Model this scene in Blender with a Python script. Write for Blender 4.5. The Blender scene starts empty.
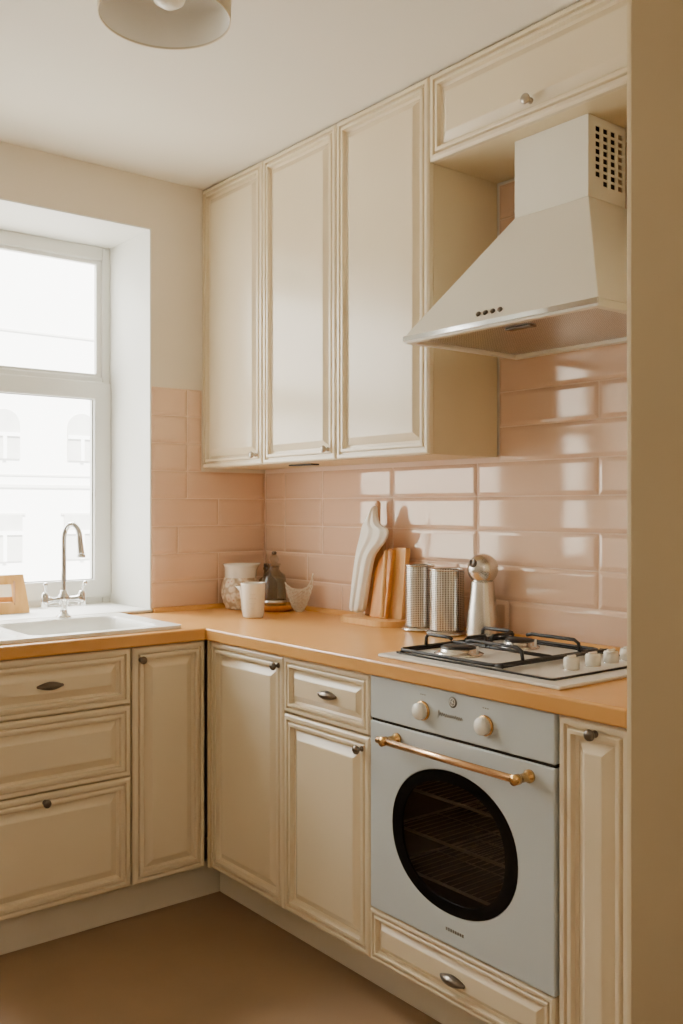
import bpy, bmesh, math, random
from mathutils import Vector, Matrix
random.seed(7)
PI = math.pi
sc = bpy.context.scene
COL = sc.collection

# ------------------------------------------------------------------ materials
def srgb(r, g, b):
    f = lambda c: (c/255/12.92) if c/255 <= .04045 else ((c/255+.055)/1.055)**2.4
    return (f(r), f(g), f(b), 1)

def mat(name, col, rough=.5, metal=0., var=.05, nscale=6., bump=0., bscale=120., coat=0., spec=.5, stretch=None, croom=.06):
    m = bpy.data.materials.new(name); m.use_nodes = True
    nt = m.node_tree; N = nt.nodes; L = nt.links
    p = N['Principled BSDF']
    p.inputs['Roughness'].default_value = rough
    p.inputs['Metallic'].default_value = metal
    p.inputs['Specular IOR Level'].default_value = spec
    p.inputs['Coat Weight'].default_value = coat
    p.inputs['Coat Roughness'].default_value = croom
    tc = N.new('ShaderNodeTexCoord'); mp = N.new('ShaderNodeMapping')
    L.new(tc.outputs['Object'], mp.inputs['Vector'])
    if stretch: mp.inputs['Scale'].default_value = stretch
    no = N.new('ShaderNodeTexNoise'); no.inputs['Scale'].default_value = nscale; no.inputs['Detail'].default_value = 4
    L.new(mp.outputs['Vector'], no.inputs['Vector'])
    mr = N.new('ShaderNodeMapRange')
    mr.inputs['From Min'].default_value = .25; mr.inputs['From Max'].default_value = .75
    mr.inputs['To Min'].default_value = 1-var; mr.inputs['To Max'].default_value = 1+var
    L.new(no.outputs['Fac'], mr.inputs['Value'])
    mx = N.new('ShaderNodeVectorMath'); mx.operation = 'SCALE'
    mx.inputs[0].default_value = col[:3]
    L.new(mr.outputs['Result'], mx.inputs['Scale'])
    L.new(mx.outputs['Vector'], p.inputs['Base Color'])
    if bump > 0:
        n2 = N.new('ShaderNodeTexNoise'); n2.inputs['Scale'].default_value = bscale; n2.inputs['Detail'].default_value = 3
        L.new(mp.outputs['Vector'], n2.inputs['Vector'])
        bp = N.new('ShaderNodeBump'); bp.inputs['Strength'].default_value = bump; bp.inputs['Distance'].default_value = .002
        L.new(n2.outputs['Fac'], bp.inputs['Height']); L.new(bp.outputs['Normal'], p.inputs['Normal'])
    return m

def glass_mat(name, tint, gloss_rough=.02, facing=.0):
    """thin pane: tinted see-through with a clear reflection"""
    m = bpy.data.materials.new(name); m.use_nodes = True
    nt = m.node_tree; N = nt.nodes; L = nt.links
    N.remove(N['Principled BSDF'])
    out = N['Material Output']
    t = N.new('ShaderNodeBsdfTransparent'); t.inputs['Color'].default_value = tint
    g = N.new('ShaderNodeBsdfGlossy'); g.inputs['Roughness'].default_value = gloss_rough
    g.inputs['Color'].default_value = (1, 1, 1, 1)
    lw = N.new('ShaderNodeLayerWeight'); lw.inputs['Blend'].default_value = .5
    pw = N.new('ShaderNodeMath'); pw.operation = 'POWER'; pw.inputs[1].default_value = 5
    fr = N.new('ShaderNodeMath'); fr.operation = 'MULTIPLY_ADD'; fr.inputs[1].default_value = .955; fr.inputs[2].default_value = .04
    L.new(lw.outputs['Facing'], pw.inputs[0]); L.new(pw.outputs[0], fr.inputs[0])
    mx = N.new('ShaderNodeMixShader')
    L.new(fr.outputs[0], mx.inputs['Fac']); L.new(t.outputs[0], mx.inputs[1]); L.new(g.outputs[0], mx.inputs[2])
    L.new(mx.outputs[0], out.inputs['Surface'])
    return m

def perforated_mat(name, nu, nv):
    m = mat(name, (.74, .71, .66, 1), .28, 1., .04)
    nt = m.node_tree; N = nt.nodes; L = nt.links; p = N['Principled BSDF']
    uv = N.new('ShaderNodeUVMap'); sp = N.new('ShaderNodeSeparateXYZ'); L.new(uv.outputs['UV'], sp.inputs[0])
    def math_(op, a, b=None):
        n = N.new('ShaderNodeMath'); n.operation = op
        for i, v in enumerate((a, b)):
            if v is None: continue
            if isinstance(v, (int, float)): n.inputs[i].default_value = v
            else: L.new(v, n.inputs[i])
        return n.outputs[0]
    u = math_('SUBTRACT', math_('FRACT', math_('MULTIPLY', sp.outputs['X'], nu)), .5)
    v = math_('SUBTRACT', math_('FRACT', math_('MULTIPLY', sp.outputs['Y'], nv)), .5)
    d = math_('SQRT', math_('ADD', math_('MULTIPLY', u, u), math_('MULTIPLY', v, v)))
    hole = math_('LESS_THAN', d, .30)
    old = p.inputs['Base Color'].links[0].from_socket
    mx = N.new('ShaderNodeMix'); mx.data_type = 'RGBA'
    L.new(hole, mx.inputs['Factor']); L.new(old, mx.inputs[6]); mx.inputs[7].default_value = (.05, .04, .03, 1)
    L.new(mx.outputs[2], p.inputs['Base Color'])
    mt = math_('SUBTRACT', 1., hole); L.new(mt, p.inputs['Metallic'])
    return m

def wood_mat(name, c1, c2, rough=.45, scale=(1, 1, 1), wscale=6.):
    m = bpy.data.materials.new(name); m.use_nodes = True
    nt = m.node_tree; N = nt.nodes; L = nt.links; p = N['Principled BSDF']
    p.inputs['Roughness'].default_value = rough
    tc = N.new('ShaderNodeTexCoord'); mp = N.new('ShaderNodeMapping'); mp.inputs['Scale'].default_value = scale
    L.new(tc.outputs['Object'], mp.inputs['Vector'])
    no = N.new('ShaderNodeTexNoise'); no.inputs['Scale'].default_value = wscale; no.inputs['Detail'].default_value = 6
    no.inputs['Distortion'].default_value = .6
    L.new(mp.outputs['Vector'], no.inputs['Vector'])
    cr = N.new('ShaderNodeValToRGB')
    cr.color_ramp.elements[0].position = .3; cr.color_ramp.elements[0].color = c1
    cr.color_ramp.elements[1].position = .7; cr.color_ramp.elements[1].color = c2
    L.new(no.outputs['Fac'], cr.inputs['Fac']); L.new(cr.outputs['Color'], p.inputs['Base Color'])
    return m

M = {}
M['cream'] = mat('cream_paint', srgb(230, 215, 185), .22, var=.02, nscale=3, spec=.8)
M['cream_body'] = mat('cream_laminate', srgb(219, 202, 166), .5, var=.03, nscale=3)
M['plinth'] = mat('plinth_laminate', srgb(214, 204, 182), .5, var=.03)
M['wall'] = mat('wall_paint', srgb(230, 221, 206), .85, var=.02, nscale=2, bump=.05, bscale=200)
M['reveal'] = mat('reveal_paint', srgb(236, 236, 230), .6, var=.015, nscale=2)
M['ceil'] = mat('ceiling_paint', srgb(234, 228, 214), .9, var=.015, nscale=1.5)
M['floor'] = mat('floor_vinyl', srgb(140, 112, 82), .45, var=.08, nscale=5, bump=.03, bscale=60)
M['tile'] = mat('pink_tile_glaze', srgb(224, 192, 167), .06, var=.03, nscale=4, spec=.8)
M['tile'].node_tree.nodes['Principled BSDF'].inputs['Specular Tint'].default_value = (1, .90, .76, 1)
M['grout'] = mat('grout', srgb(232, 208, 188), .8, var=.03)
M['worktop'] = wood_mat('worktop_laminate', srgb(214, 157, 84), srgb(224, 168, 96), .3, (1.5, 1.5, 1.5), 2.2)
M['upvc'] = mat('window_plastic', srgb(226, 226, 220), .35, var=.01)
M['steel'] = mat('brushed_steel', (.68, .65, .60, 1), .27, 1., .05, 12, stretch=(1, 1, .15))
M['chrome'] = mat('chrome', (.82, .82, .81, 1), .09, 1., .02)
M['pewter'] = mat('dark_pewter', (.16, .135, .11, 1), .33, 1., .1, 30)
M['brass'] = mat('brass', (.72, .44, .17, 1), .25, 1., .05, 20)
M['copper_brass'] = mat('pink_brass', (.80, .52, .30, 1), .25, 1., .04, 20)
M['enamel'] = mat('blue_grey_enamel', srgb(196, 204, 206), .3, var=.015, nscale=3)
M['enamel_warm'] = mat('off_white_enamel', srgb(231, 227, 214), .35, var=.015, nscale=3)
M['hobwhite'] = mat('white_hob_enamel', srgb(226, 222, 212), .22, var=.015)
M['black'] = mat('black_trim', (.006, .006, .006, 1), .3, var=.1)
M['black_glass'] = mat('black_glass_edge', (.004, .004, .004, 1), .12, var=.1, spec=.15)
M['nickel'] = mat('brushed_nickel', (.42, .37, .30, 1), .35, 1., .05, 30)
M['iron'] = mat('cast_iron', (.018, .017, .016, 1), .5, var=.15, nscale=60, bump=.2, bscale=300)
M['ceramic'] = mat('white_ceramic', srgb(236, 232, 222), .15, var=.01)
M['sink'] = mat('white_sink', srgb(236, 236, 230), .25, var=.01)
M['ink'] = mat('grey_ink', srgb(120, 118, 110), .5, var=.02)
M['dark_in'] = mat('oven_cavity', (.016, .013, .011, 1), .5, var=.1)
M['rack'] = mat('oven_rack_wire', (.92, .90, .86, 1), .45, .2, .02)
M['filter'] = perforated_mat('grease_filter', 90, 60)
M['perf'] = perforated_mat('perforated_steel', 40, 34)
M['linen'] = mat('white_linen', srgb(240, 238, 230), .9, var=.04, nscale=20, bump=.15, bscale=500)
M['board'] = wood_mat('board_wood', srgb(206, 138, 62), srgb(226, 164, 84), .45, (14, 14, 1.2), 3)
M['board_pale'] = wood_mat('pale_wood', srgb(224, 172, 100), srgb(234, 188, 122), .5, (14, 14, 1.2), 3)
M['frame_wood'] = wood_mat('frame_wood', srgb(214, 160, 84), srgb(230, 180, 108), .5, (8, 8, 2), 4)
M['pane'] = glass_mat('window_glass', (.97, .98, .98, 1), .0)
M['ovenglass'] = glass_mat('smoked_oven_glass', (.50, .47, .42, 1), .03)
M['jarglass'] = glass_mat('grey_jar_glass', (.86, .86, .83, 1), .03)
M['darkglass'] = glass_mat('dark_bottle_glass', (.62, .61, .56, 1), .04)
M['lattice'] = mat('cream_lattice', srgb(225, 215, 196), .5, var=.03)
M['shade'] = mat('lampshade', srgb(214, 204, 180), .7, var=.02)
M['shade_in'] = mat('lampshade_lining', srgb(240, 237, 228), .7, var=.02)
M['bulb'] = mat('frosted_bulb', srgb(244, 238, 222), .3, var=.01)
M['facade'] = mat('facade_render', srgb(246, 244, 240), .9, var=.02, nscale=1)
M['facade_glass'] = mat('facade_glass', srgb(208, 206, 200), .4, var=.08, nscale=4)
M['facade_trim'] = mat('facade_trim', srgb(222, 220, 214), .9, var=.02)
M['facade_sash'] = mat('facade_sash', srgb(250, 249, 246), .7, var=.01)
M['ground'] = mat('courtyard', srgb(200, 196, 188), .9, var=.05)
M['leather'] = mat('tan_strap', srgb(196, 150, 108), .6, var=.05)

def floral():
    m = mat('embossed_floral', srgb(232, 220, 200), .35, var=.03)
    nt = m.node_tree; N = nt.nodes; L = nt.links; p = N['Principled BSDF']
    tc = N.new('ShaderNodeTexCoord')
    vo = N.new('ShaderNodeTexVoronoi'); vo.inputs['Scale'].default_value = 46
    L.new(tc.outputs['Object'], vo.inputs['Vector'])
    cr = N.new('ShaderNodeValToRGB')
    e = cr.color_ramp.elements
    e[0].position = .06; e[0].color = srgb(206, 160, 138)
    e[1].position = .42; e[1].color = srgb(236, 226, 208)
    k = e.new(.20); k.color = srgb(232, 214, 194)
    k = e.new(.66); k.color = srgb(196, 176, 150)
    L.new(vo.outputs['Distance'], cr.inputs['Fac'])
    L.new(cr.outputs['Color'], p.inputs['Base Color'])
    bp = N.new('ShaderNodeBump'); bp.inputs['Strength'].default_value = .9; bp.inputs['Distance'].default_value = .006; bp.invert = True
    L.new(vo.outputs['Distance'], bp.inputs['Height']); L.new(bp.outputs['Normal'], p.inputs['Normal'])
    return m
M['floral'] = floral()

# ------------------------------------------------------------------ mesh helpers
def box(bm, x0, x1, y0, y1, z0, z1, bev=0., seg=2):
    x0, x1 = min(x0, x1), max(x0, x1); y0, y1 = min(y0, y1), max(y0, y1); z0, z1 = min(z0, z1), max(z0, z1)
    vs = [bm.verts.new(c) for c in ((x0,y0,z0),(x1,y0,z0),(x1,y1,z0),(x0,y1,z0),(x0,y0,z1),(x1,y0,z1),(x1,y1,z1),(x0,y1,z1))]
    fs = [bm.faces.new([vs[i] for i in f]) for f in ((3,2,1,0),(4,5,6,7),(0,1,5,4),(1,2,6,5),(2,3,7,6),(3,0,4,7))]
    if bev > 0:
        es = list({e for f in fs for e in f.edges})
        bmesh.ops.bevel(bm, geom=es, offset=bev, segments=seg, profile=.5, affect='EDGES')
    return bm

def lathe(bm, prof, origin=(0,0,0), axis=(0,0,1), seg=40, uv=False, a0=0., a1=2*PI, squash=(1,1)):
    """prof: list of (r, h); revolve about axis through origin"""
    ax = Vector(axis).normalized()
    t = Vector((1,0,0)) if abs(ax.x) < .9 else Vector((0,1,0))
    e1 = (t - ax*t.dot(ax)).normalized(); e2 = ax.cross(e1)
    o = Vector(origin); rings = []
    full = abs(a1-a0-2*PI) < 1e-6
    n = seg if full else seg+1
    for r, h in prof:
        if r < 1e-6:
            rings.append([bm.verts.new(o+ax*h)])
        else:
            rings.append([bm.verts.new(o+ax*h+(e1*math.cos(a0+(a1-a0)*i/seg)*squash[0]+e2*math.sin(a0+(a1-a0)*i/seg)*squash[1])*r) for i in range(n)])
    uvl = bm.loops.layers.uv.verify() if uv else None
    H0, H1 = prof[0][1], prof[-1][1]
    for k in range(len(rings)-1):
        A, B = rings[k], rings[k+1]
        for i in range(seg):
            j = (i+1) % n
            if len(A) == 1 and len(B) == 1: continue
            if len(A) == 1: f = bm.faces.new((A[0], B[j], B[i]))
            elif len(B) == 1: f = bm.faces.new((A[i], A[j], B[0]))
            else:
                f = bm.faces.new((A[i], A[j], B[j], B[i]))
                if uv:
                    us = (i/seg, (i+1)/seg, (i+1)/seg, i/seg)
                    hs = (prof[k][1], prof[k][1], prof[k+1][1], prof[k+1][1])
                    for l, u, h in zip(f.loops, us, hs): l[uvl].uv = (u, (h-H0)/max(1e-6, H1-H0))
            f.smooth = True
    return bm

def tube(bm, pts, r, seg=10, closed=False, caps=True, radii=None):
    P = [Vector(p) for p in pts]; n = len(P); rings = []
    T = []
    for i in range(n):
        a = P[(i-1) % n] if (closed or i > 0) else P[i]
        b = P[(i+1) % n] if (closed or i < n-1) else P[i]
        T.append((b-a).normalized())
    up = Vector((0,0,1)) if abs(T[0].z) < .9 else Vector((1,0,0))
    e1 = (up - T[0]*up.dot(T[0])).normalized()
    for i in range(n):
        e1 = (e1 - T[i]*e1.dot(T[i])).normalized(); e2 = T[i].cross(e1)
        rr = radii[i] if radii else r
        rings.append([bm.verts.new(P[i]+(e1*math.cos(2*PI*k/seg)+e2*math.sin(2*PI*k/seg))*rr) for k in range(seg)])
    for i in range(n if closed else n-1):
        A, B = rings[i], rings[(i+1) % n]
        for k in range(seg):
            f = bm.faces.new((A[k], A[(k+1) % seg], B[(k+1) % seg], B[k])); f.smooth = True
    if caps and not closed:
        bm.faces.new(rings[0][::-1]); bm.faces.new(rings[-1])
    return bm

def smooth_path(pts, n=8):
    """Catmull-Rom through pts"""
    P = [Vector(p) for p in pts]; P = [P[0]*2-P[1]]+P+[P[-1]*2-P[-2]]; out = []
    for i in range(1, len(P)-2):
        for k in range(n):
            t = k/n
            out.append(.5*((2*P[i])+(-P[i-1]+P[i+1])*t+(2*P[i-1]-5*P[i]+4*P[i+1]-P[i+2])*t*t+(-P[i-1]+3*P[i]-3*P[i+1]+P[i+2])*t**3))
    out.append(P[-2]); return out

def rails(bm, frame, prof, w, h, back=None):
    """moulded board: concentric rectangular loops. frame(u, v, n) -> world; prof: list of (inset, n)"""
    loops = []
    for ins, nn in prof:
        loops.append([bm.verts.new(frame(*c)) for c in ((ins,ins,nn),(w-ins,ins,nn),(w-ins,h-ins,nn),(ins,h-ins,nn))])
    for a, b in zip(loops, loops[1:]):
        for i in range(4):
            bm.faces.new((a[i], a[(i+1) % 4], b[(i+1) % 4], b[i]))
    bm.faces.new(loops[-1]); bm.faces.new(loops[0][::-1])
    return bm

def poly_slab(bm, outer, holes, z0, z1, fr=lambda u, v, n: (u, v, n)):
    """flat plate with holes, between n=z0 and n=z1"""
    edges = []; loops = []
    for lp in [outer]+holes:
        vs = [bm.verts.new(fr(u, v, z0)) for u, v in lp]; loops.append(vs)
        for i in range(len(vs)): edges.append(bm.edges.new((vs[i], vs[(i+1) % len(vs)])))
    res = bmesh.ops.triangle_fill(bm, use_beauty=True, use_dissolve=False, edges=edges)
    faces = [g for g in res['geom'] if isinstance(g, bmesh.types.BMFace)]
    ex = bmesh.ops.extrude_face_region(bm, geom=faces)
    d = Vector(fr(0, 0, z1))-Vector(fr(0, 0, z0))
    bmesh.ops.translate(bm, verts=[g for g in ex['geom'] if isinstance(g, bmesh.types.BMVert)], vec=d)
    return bm

def ellipse(cu, cv, a, b, n=64, e=2.0):
    out = []
    for i in range(n):
        t = 2*PI*i/n; c, s = math.cos(t), math.sin(t)
        out.append((cu+a*math.copysign(abs(c)**(2/e), c), cv+b*math.copysign(abs(s)**(2/e), s)))
    return out

def obj(name, bm, m, parent=None, local=False, smooth=False, bevel=0., bseg=2, label=None):
    """link one mesh object; world-space verts are moved into the parent's frame unless local"""
    bmesh.ops.recalc_face_normals(bm, faces=bm.faces[:])
    if parent is not None and not local:
        r = parent
        while r.parent: r = r.parent
        bm.transform(Matrix.LocRotScale(r.location, r.rotation_euler, None).inverted())
    me = bpy.data.meshes.new(name); bm.to_mesh(me); bm.free()
    o = bpy.data.objects.new(name, me); COL.objects.link(o)
    me.materials.append(m)
    if parent is not None: o.parent = parent
    if bevel > 0:
        md = o.modifiers.new('bevel', 'BEVEL'); md.width = bevel; md.segments = bseg; md.limit_method = 'ANGLE'; md.angle_limit = math.radians(40)
    if smooth:
        for p in me.polygons: p.use_smooth = True
    if label: o['label'] = label
    return o

NB = bmesh.new
def thing(name, label, cat, loc=(0,0,0), rz=0., group=None):
    o = bpy.data.objects.new(name, None); COL.objects.link(o)
    o.empty_display_size = .05
    o.location = loc; o.rotation_euler = (0, 0, rz); o['label'] = label; o['category'] = cat
    if group: o['group'] = group
    return o
def tag(o, label, cat, group=None):
    o['label'] = label; o['category'] = cat
    if group: o['group'] = group
    return o
def structure(o):
    o['kind'] = 'structure'; return o

# ------------------------------------------------------------------ key dimensions (metres; corner of room at the origin)
ZC, TC = .8905, .0393            # worktop top, thickness
XC, YC = -.595, -.534            # worktop fronts
XD, YD = -.584, -.5264           # door faces
XK, YK = -.507, -.477            # plinth faces
ZK = .116                        # bottom of the doors
ZT = ZC-TC-.003                  # top of the doors
H = 2.511
DU, ZU0, ZU1, ZOH = .296, 1.4333, 2.506, 2.262
B = [-.5458, -.9526, -1.3379, -1.9356, -2.124]
U = [-.0014, -.4162, -.8339, -1.2588]
YEND = -2.124
WX0, WX1, WY, WZ0, WZ1 = -2.68, -.512, .338, .885, 2.321     # window opening

def fr_hob(y0, z0, x=XD):         # u to the right (towards -y), n into the room (-x)
    return lambda u, v, n: (x-n, y0-u, z0+v)
def fr_win(x0, z0, y=YD):         # u to the right (+x), n into the room (-y)
    return lambda u, v, n: (x0+u, y-n, z0+v)

# ------------------------------------------------------------------ room shell
b = NB(); box(b, -3.4, .3, -4.7, .6, -.12, 0); structure(obj('floor', b, M['floor']))
b = NB(); box(b, -3.4, .3, -4.7, .6, H, H+.15); structure(obj('ceiling', b, M['ceil']))
b = NB(); box(b, 0, .2, -4.7, .6, 0, H); wall_r = structure(obj('wall_right', b, M['wall']))
b = NB(); box(b, -3.4, -3.2, -4.7, .6, 0, H); structure(obj('wall_far_left', b, M['wall']))
b = NB(); box(b, -3.2, 0, -4.7, -4.5, 0, H); structure(obj('wall_rear', b, M['wall']))
# window wall with its opening
b = NB()
box(b, WX1, 0, 0, .44, 0, H)
box(b, -3.2, WX0, 0, .44, 0, H)
box(b, WX0, WX1, 0, .44, 0, WZ0); box(b, WX0, WX1, 0, .44, WZ1, H)
wall_l = structure(obj('wall_left', b, M['wall']))
# white plaster lining of the reveal
t = .006
def reveal(n, x0, x1):
    b = NB()
    box(b, x1-t, x1+.0, -.002, WY+.02, WZ0, WZ1); box(b, x0, x0+t, -.002, WY+.02, WZ0, WZ1)
    box(b, x0+t, x1-t, -.002, WY+.02, WZ1-t, WZ1)
    structure(obj('trim_%d' % n, b, M['reveal']))
reveal(1, WX0, WX1)

# ---- glazed tile fields (bevelled metro tiles), children of their walls
T0, TP = .8971, .1045
def tile_field(name, parent, frame, rows, u0, u1, thick=.006):
    b = NB()
    g = .0011
    for k, joints in rows:
        v0, v1 = T0+TP*k, T0+TP*(k+1)
        us = [u0]+[j for j in sorted(joints) if u0+.02 < j < u1-.02]+[u1]
        for a, c in zip(us, us[1:]):
            bv = min(.013, (c-a)*.3)
            t1 = [random.uniform(-.00022, .00022) for _ in range(4)]
            o = [(a+g, v0+g), (c-g, v0+g), (c-g, v1-g), (a+g, v1-g)]
            i = [(a+bv, v0+bv), (c-bv, v0+bv), (c-bv, v1-bv), (a+bv, v1-bv)]
            e = .0016; m_ = [(a+g+e, v0+g+e), (c-g-e, v0+g+e), (c-g-e, v1-g-e), (a+g+e, v1-g-e)]
            lo = [b.verts.new(frame(p[0], p[1], 0)) for p in o]
            mi = [b.verts.new(frame(p[0], p[1], thick-.0032)) for p in m_]
            ti = [b.verts.new(frame(p[0], p[1], thick)) for p in i]
            for A, C in ((lo, mi), (mi, ti)):
                for q in range(4): b.faces.new((A[q], A[(q+1) % 4], C[(q+1) % 4], C[q]))
            b.faces.new(ti)
    o = obj('tile_cladding', b, M['tile'], parent)
    md = o.modifiers.new('bevel', 'BEVEL'); md.width = .0018; md.segments = 2; md.limit_method = 'ANGLE'; md.angle_limit = math.radians(8)
    return o
std = [.39, .785, 1.175]
rows_r = [(0, [.142, .5, .9, 1.3, 1.75]), (1, [.29, .69, 1.09, 1.623]), (2, [.142, .385, .779, 1.172, 1.623]), (3, [.142, .385, .779, 1.172, 1.95]),
          (4, [.142, .385, .779, 1.172, 1.623]), (5, [1.95]), (6, [1.623]), (7, [1.95]), (8, [1.623]), (9, [1.95]), (10, [1.4, 1.8]), (11, [1.6]), (12, [1.4, 1.8])]
fR = lambda u, v, n: (-n, -u, v)
tile_field('tile', wall_r, fR, [r for r in rows_r if r[0] < 5], .0065, 2.122)
tile_field('tile', wall_r, fR, [r for r in rows_r if r[0] >= 5], 1.262, 2.122)
b = NB(); box(b, -.0014, 0, -2.122, 0, .86, T0+TP*5.2); box(b, -.0014, 0, -2.122, -1.262, T0+TP*5.2, T0+TP*13)
obj('grout_bed', b, M['grout'], wall_r)
fL = lambda u, v, n: (u, -n, v)
rows_l = [(0, [-.222]), (1, [-.222]), (2, [-.40]), (3, [-.222]), (4, [-.36]), (5, [-.36]), (6, [-.36]), (7, [-.36])]
tile_field('tile', wall_l, fL, rows_l[:5], WX1, -.0065)
tile_field('tile', wall_l, fL, rows_l[5:], WX1, -.2975)
b = NB(); box(b, WX1, 0, -.0014, 0, .86, T0+TP*5); box(b, WX1, -.2975, -.0014, 0, T0+TP*5, T0+TP*8); obj('grout_bed', b, M['grout'], wall_l)

# ------------------------------------------------------------------ windows
def window(n, x0, x1, bays):
    root = bpy.data.objects.new('window_%d' % n, None); COL.objects.link(root)
    root.location = ((x0+x1)/2, WY, WZ0); structure(root)
    y0, y1 = WY, WY+.06
    b = NB()
    zt = 2.316
    l_, r_ = bays[0][0]-.02, bays[-1][1]+.02
    box(b, x0, l_, y0, y1, .90, zt); box(b, r_, x1, y0, y1, .90, zt)
    box(b, l_, r_, y0, y1, 2.262, zt); box(b, l_, r_, y0, y1, .90, .945)
    for a, c in bays: box(b, a-.02, c+.02, y0, y1, 1.755, 1.80)
    for (a, c), (a2, c2) in zip(bays, bays[1:]): box(b, c+.02, a2-.02, y0, y1, .945, 2.262)
    f = structure(obj('window_frame', b, M['upvc'], root, bevel=.006)); 
    for a, c in bays:
        b = NB()   # fixed upper light: thin bead
        poly_slab(b, [(a-.02, 1.80), (c+.02, 1.80), (c+.02, 2.262), (a-.02, 2.262)], [[(a, 1.811), (c, 1.811), (c, 2.247), (a, 2.247)]], 0, .02, lambda u, v, n_: (u, y0+.012+n_, v))
        obj('glazing_bead', b, M['upvc'], f)
        b = NB()   # opening sash
        poly_slab(b, [(a-.052, .926), (c+.052, .926), (c+.052, 1.778), (a-.052, 1.778)], [[(a+.018, .997), (c-.018, .997), (c-.018, 1.709), (a+.018, 1.709)]], 0, .05, lambda u, v, n_: (u, y0-.014+n_, v))
        s = structure(obj('window_sash', b, M['upvc'], root, bevel=.005))
        b = NB(); box(b, a, c, y0+.034, y0+.038, 1.805, 2.255); obj('pane', b, M['pane'], f)
        b = NB(); box(b, a+.01, c-.01, y0+.014, y0+.018, .99, 1.715); obj('pane', b, M['pane'], s)
        b = NB()   # grey gasket line
        poly_slab(b, [(a+.018, .997), (c-.018, .997), (c-.018, 1.709), (a+.018, 1.709)], [[(a+.021, 1.0), (c-.021, 1.0), (c-.021, 1.706), (a+.021, 1.706)]], 0, .004, lambda u, v, n_: (u, y0+.004+n_, v))
        obj('gasket', b, M['ink'], s)
        for z in (1.72, 1.79, .96, 1.04):
            b = NB(); lathe(b, [(0, -.018), (.006, -.018), (.006, .018), (0, .018)], (c+.058, y0-.012, z), seg=12); obj('hinge', b, M['upvc'], f)
    b = NB(); box(b, x0+.007, x1-.007, 0.001, WY+.0, WZ0-.0, .903); box(b, x0-.0, x1+.0, -.012, 0.0005, .8925, .903)
    structure(obj('window_sill', b, M['reveal'], root, bevel=.003))
    return root
window(1, WX0, WX1, [(-2.60, -2.33), (-1.83, -.571)])
# ------------------------------------------------------------------ building opposite
YF = 12.
bl = thing('apartment_building', 'sunlit white building with arched and square windows seen through the window', 'building', (3.5, YF, -7))
b = NB(); box(b, -34, 16, YF, YF+6, -7, 14); obj('facade_wall', b, M['facade'], bl)
b = NB()
box(b, -34, 16, YF-.03, YF, 1.60, 1.65)
box(b, -34, 16, YF-.02, YF, 1.79, 1.815); box(b, -34, 16, YF-.02, YF, 4.1, 4.13)
obj('cornice', b, M['facade_trim'], bl)
for i in range(-8, 5):
    cx = 3.13+1.30*i
    # arched window
    a, z0, zs = .25, 2.06, 2.60
    arch = [(cx-a, z0), (cx+a, z0), (cx+a, zs)]+[(cx+a*math.cos(t_*PI/12), zs+a*math.sin(t_*PI/12)) for t_ in range(1, 12)]+[(cx-a, zs)]
    b = NB(); poly_slab(b, arch, [], 0, .03, lambda u, v, n: (u, YF-n, v)); w = obj('arched_window', b, M['facade_glass'], bl)
    b = NB(); box(b, cx-.03, cx+.03, YF-.06, YF-.03, z0, 2.42); box(b, cx-a, cx+a, YF-.06, YF-.03, 2.42, 2.48); obj('sash_bars', b, M['facade_sash'], w)
    # square window below
    b = NB(); box(b, cx-.31, cx+.29, YF-.03, YF, .42, 1.16); w = obj('square_window', b, M['facade_glass'], bl)
    b = NB(); box(b, cx-.03, cx+.03, YF-.06, YF-.03, .42, .84); box(b, cx-.31, cx+.29, YF-.06, YF-.03, .84, .90); obj('sash_bars', b, M['facade_sash'], w)
    b = NB(); box(b, cx-.36, cx+.34, YF-.03, YF, 1.16, 1.19); obj('lintel', b, M['facade_trim'], w)
b = NB(); box(b, -34, 16, 1, YF+6, -7.1, -7); structure(obj('ground', b, M['ground']))

# ------------------------------------------------------------------ cabinet fronts
PROF = [(.0, -.0195), (.0, -.006), (.0035, -.0016), (.0065, 0), (.0150, 0), (.0165, -.0095), (.0215, -.0095), (.0235, -.0008), (.0262, .0006), (.0330, .0006), (.0352, -.0125),
        (.0430, -.0150), (.0650, -.0012), (.068, -.0004)]
def front(name, parent, frame, w, h, scale=1.):
    b = NB(); k = min(1., .43*min(w, h)/.068)*scale
    rails(b, frame, [(i*k, n) for i, n in PROF], w, h)
    return obj(name, b, M['cream'], parent)

def knob(parent, pos, nrm, mname='pewter', s=.9):
    b = NB()
    prof = [(0, 0), (.0085, 0), (.0085, .002), (.006, .004), (.0045, .009), (.0055, .014), (.011, .0165), (.0135, .021), (.0125, .026), (.008, .0295), (0, .031)]
    lathe(b, [(r*s, h*s) for r, h in prof], pos, nrm, 24)
    return obj('knob', b, M[mname], parent)

def cup_handle(parent, frame, L=.080):
    """slim pointed shell pull"""
    b = NB(); n, m = 24, 10; rings = []
    for i in range(n+1):
        u = -1+2*i/n
        hh = .0105*(1-abs(u)**1.7)**.9+.0022; dd = .017*(1-u*u)**.8+.003
        rings.append([b.verts.new(frame(u*L/2, hh*math.cos(PI*k/m), dd*math.sin(PI*k/m))) for k in range(m+1)])
    for A, C in zip(rings, rings[1:]):
        for k in range(m):
            f = b.faces.new((A[k], A[k+1], C[k+1], C[k])); f.smooth = True
        f = b.faces.new((A[m], A[0], C[0], C[m]))
    b.faces.new(rings[0]); b.faces.new(rings[-1])
    # collar beads at the two tips and a raised ridge
    for s_ in (-1, 1):
        lathe(b, [(0, 0), (.0045, .001), (.0045, .004), (0, .006)], frame(s_*(L/2-.004), 0, 0), Vector(frame(0, 0, 1))-Vector(frame(0, 0, 0)), 12)
    return obj('handle', b, M['pewter'], parent)

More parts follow.
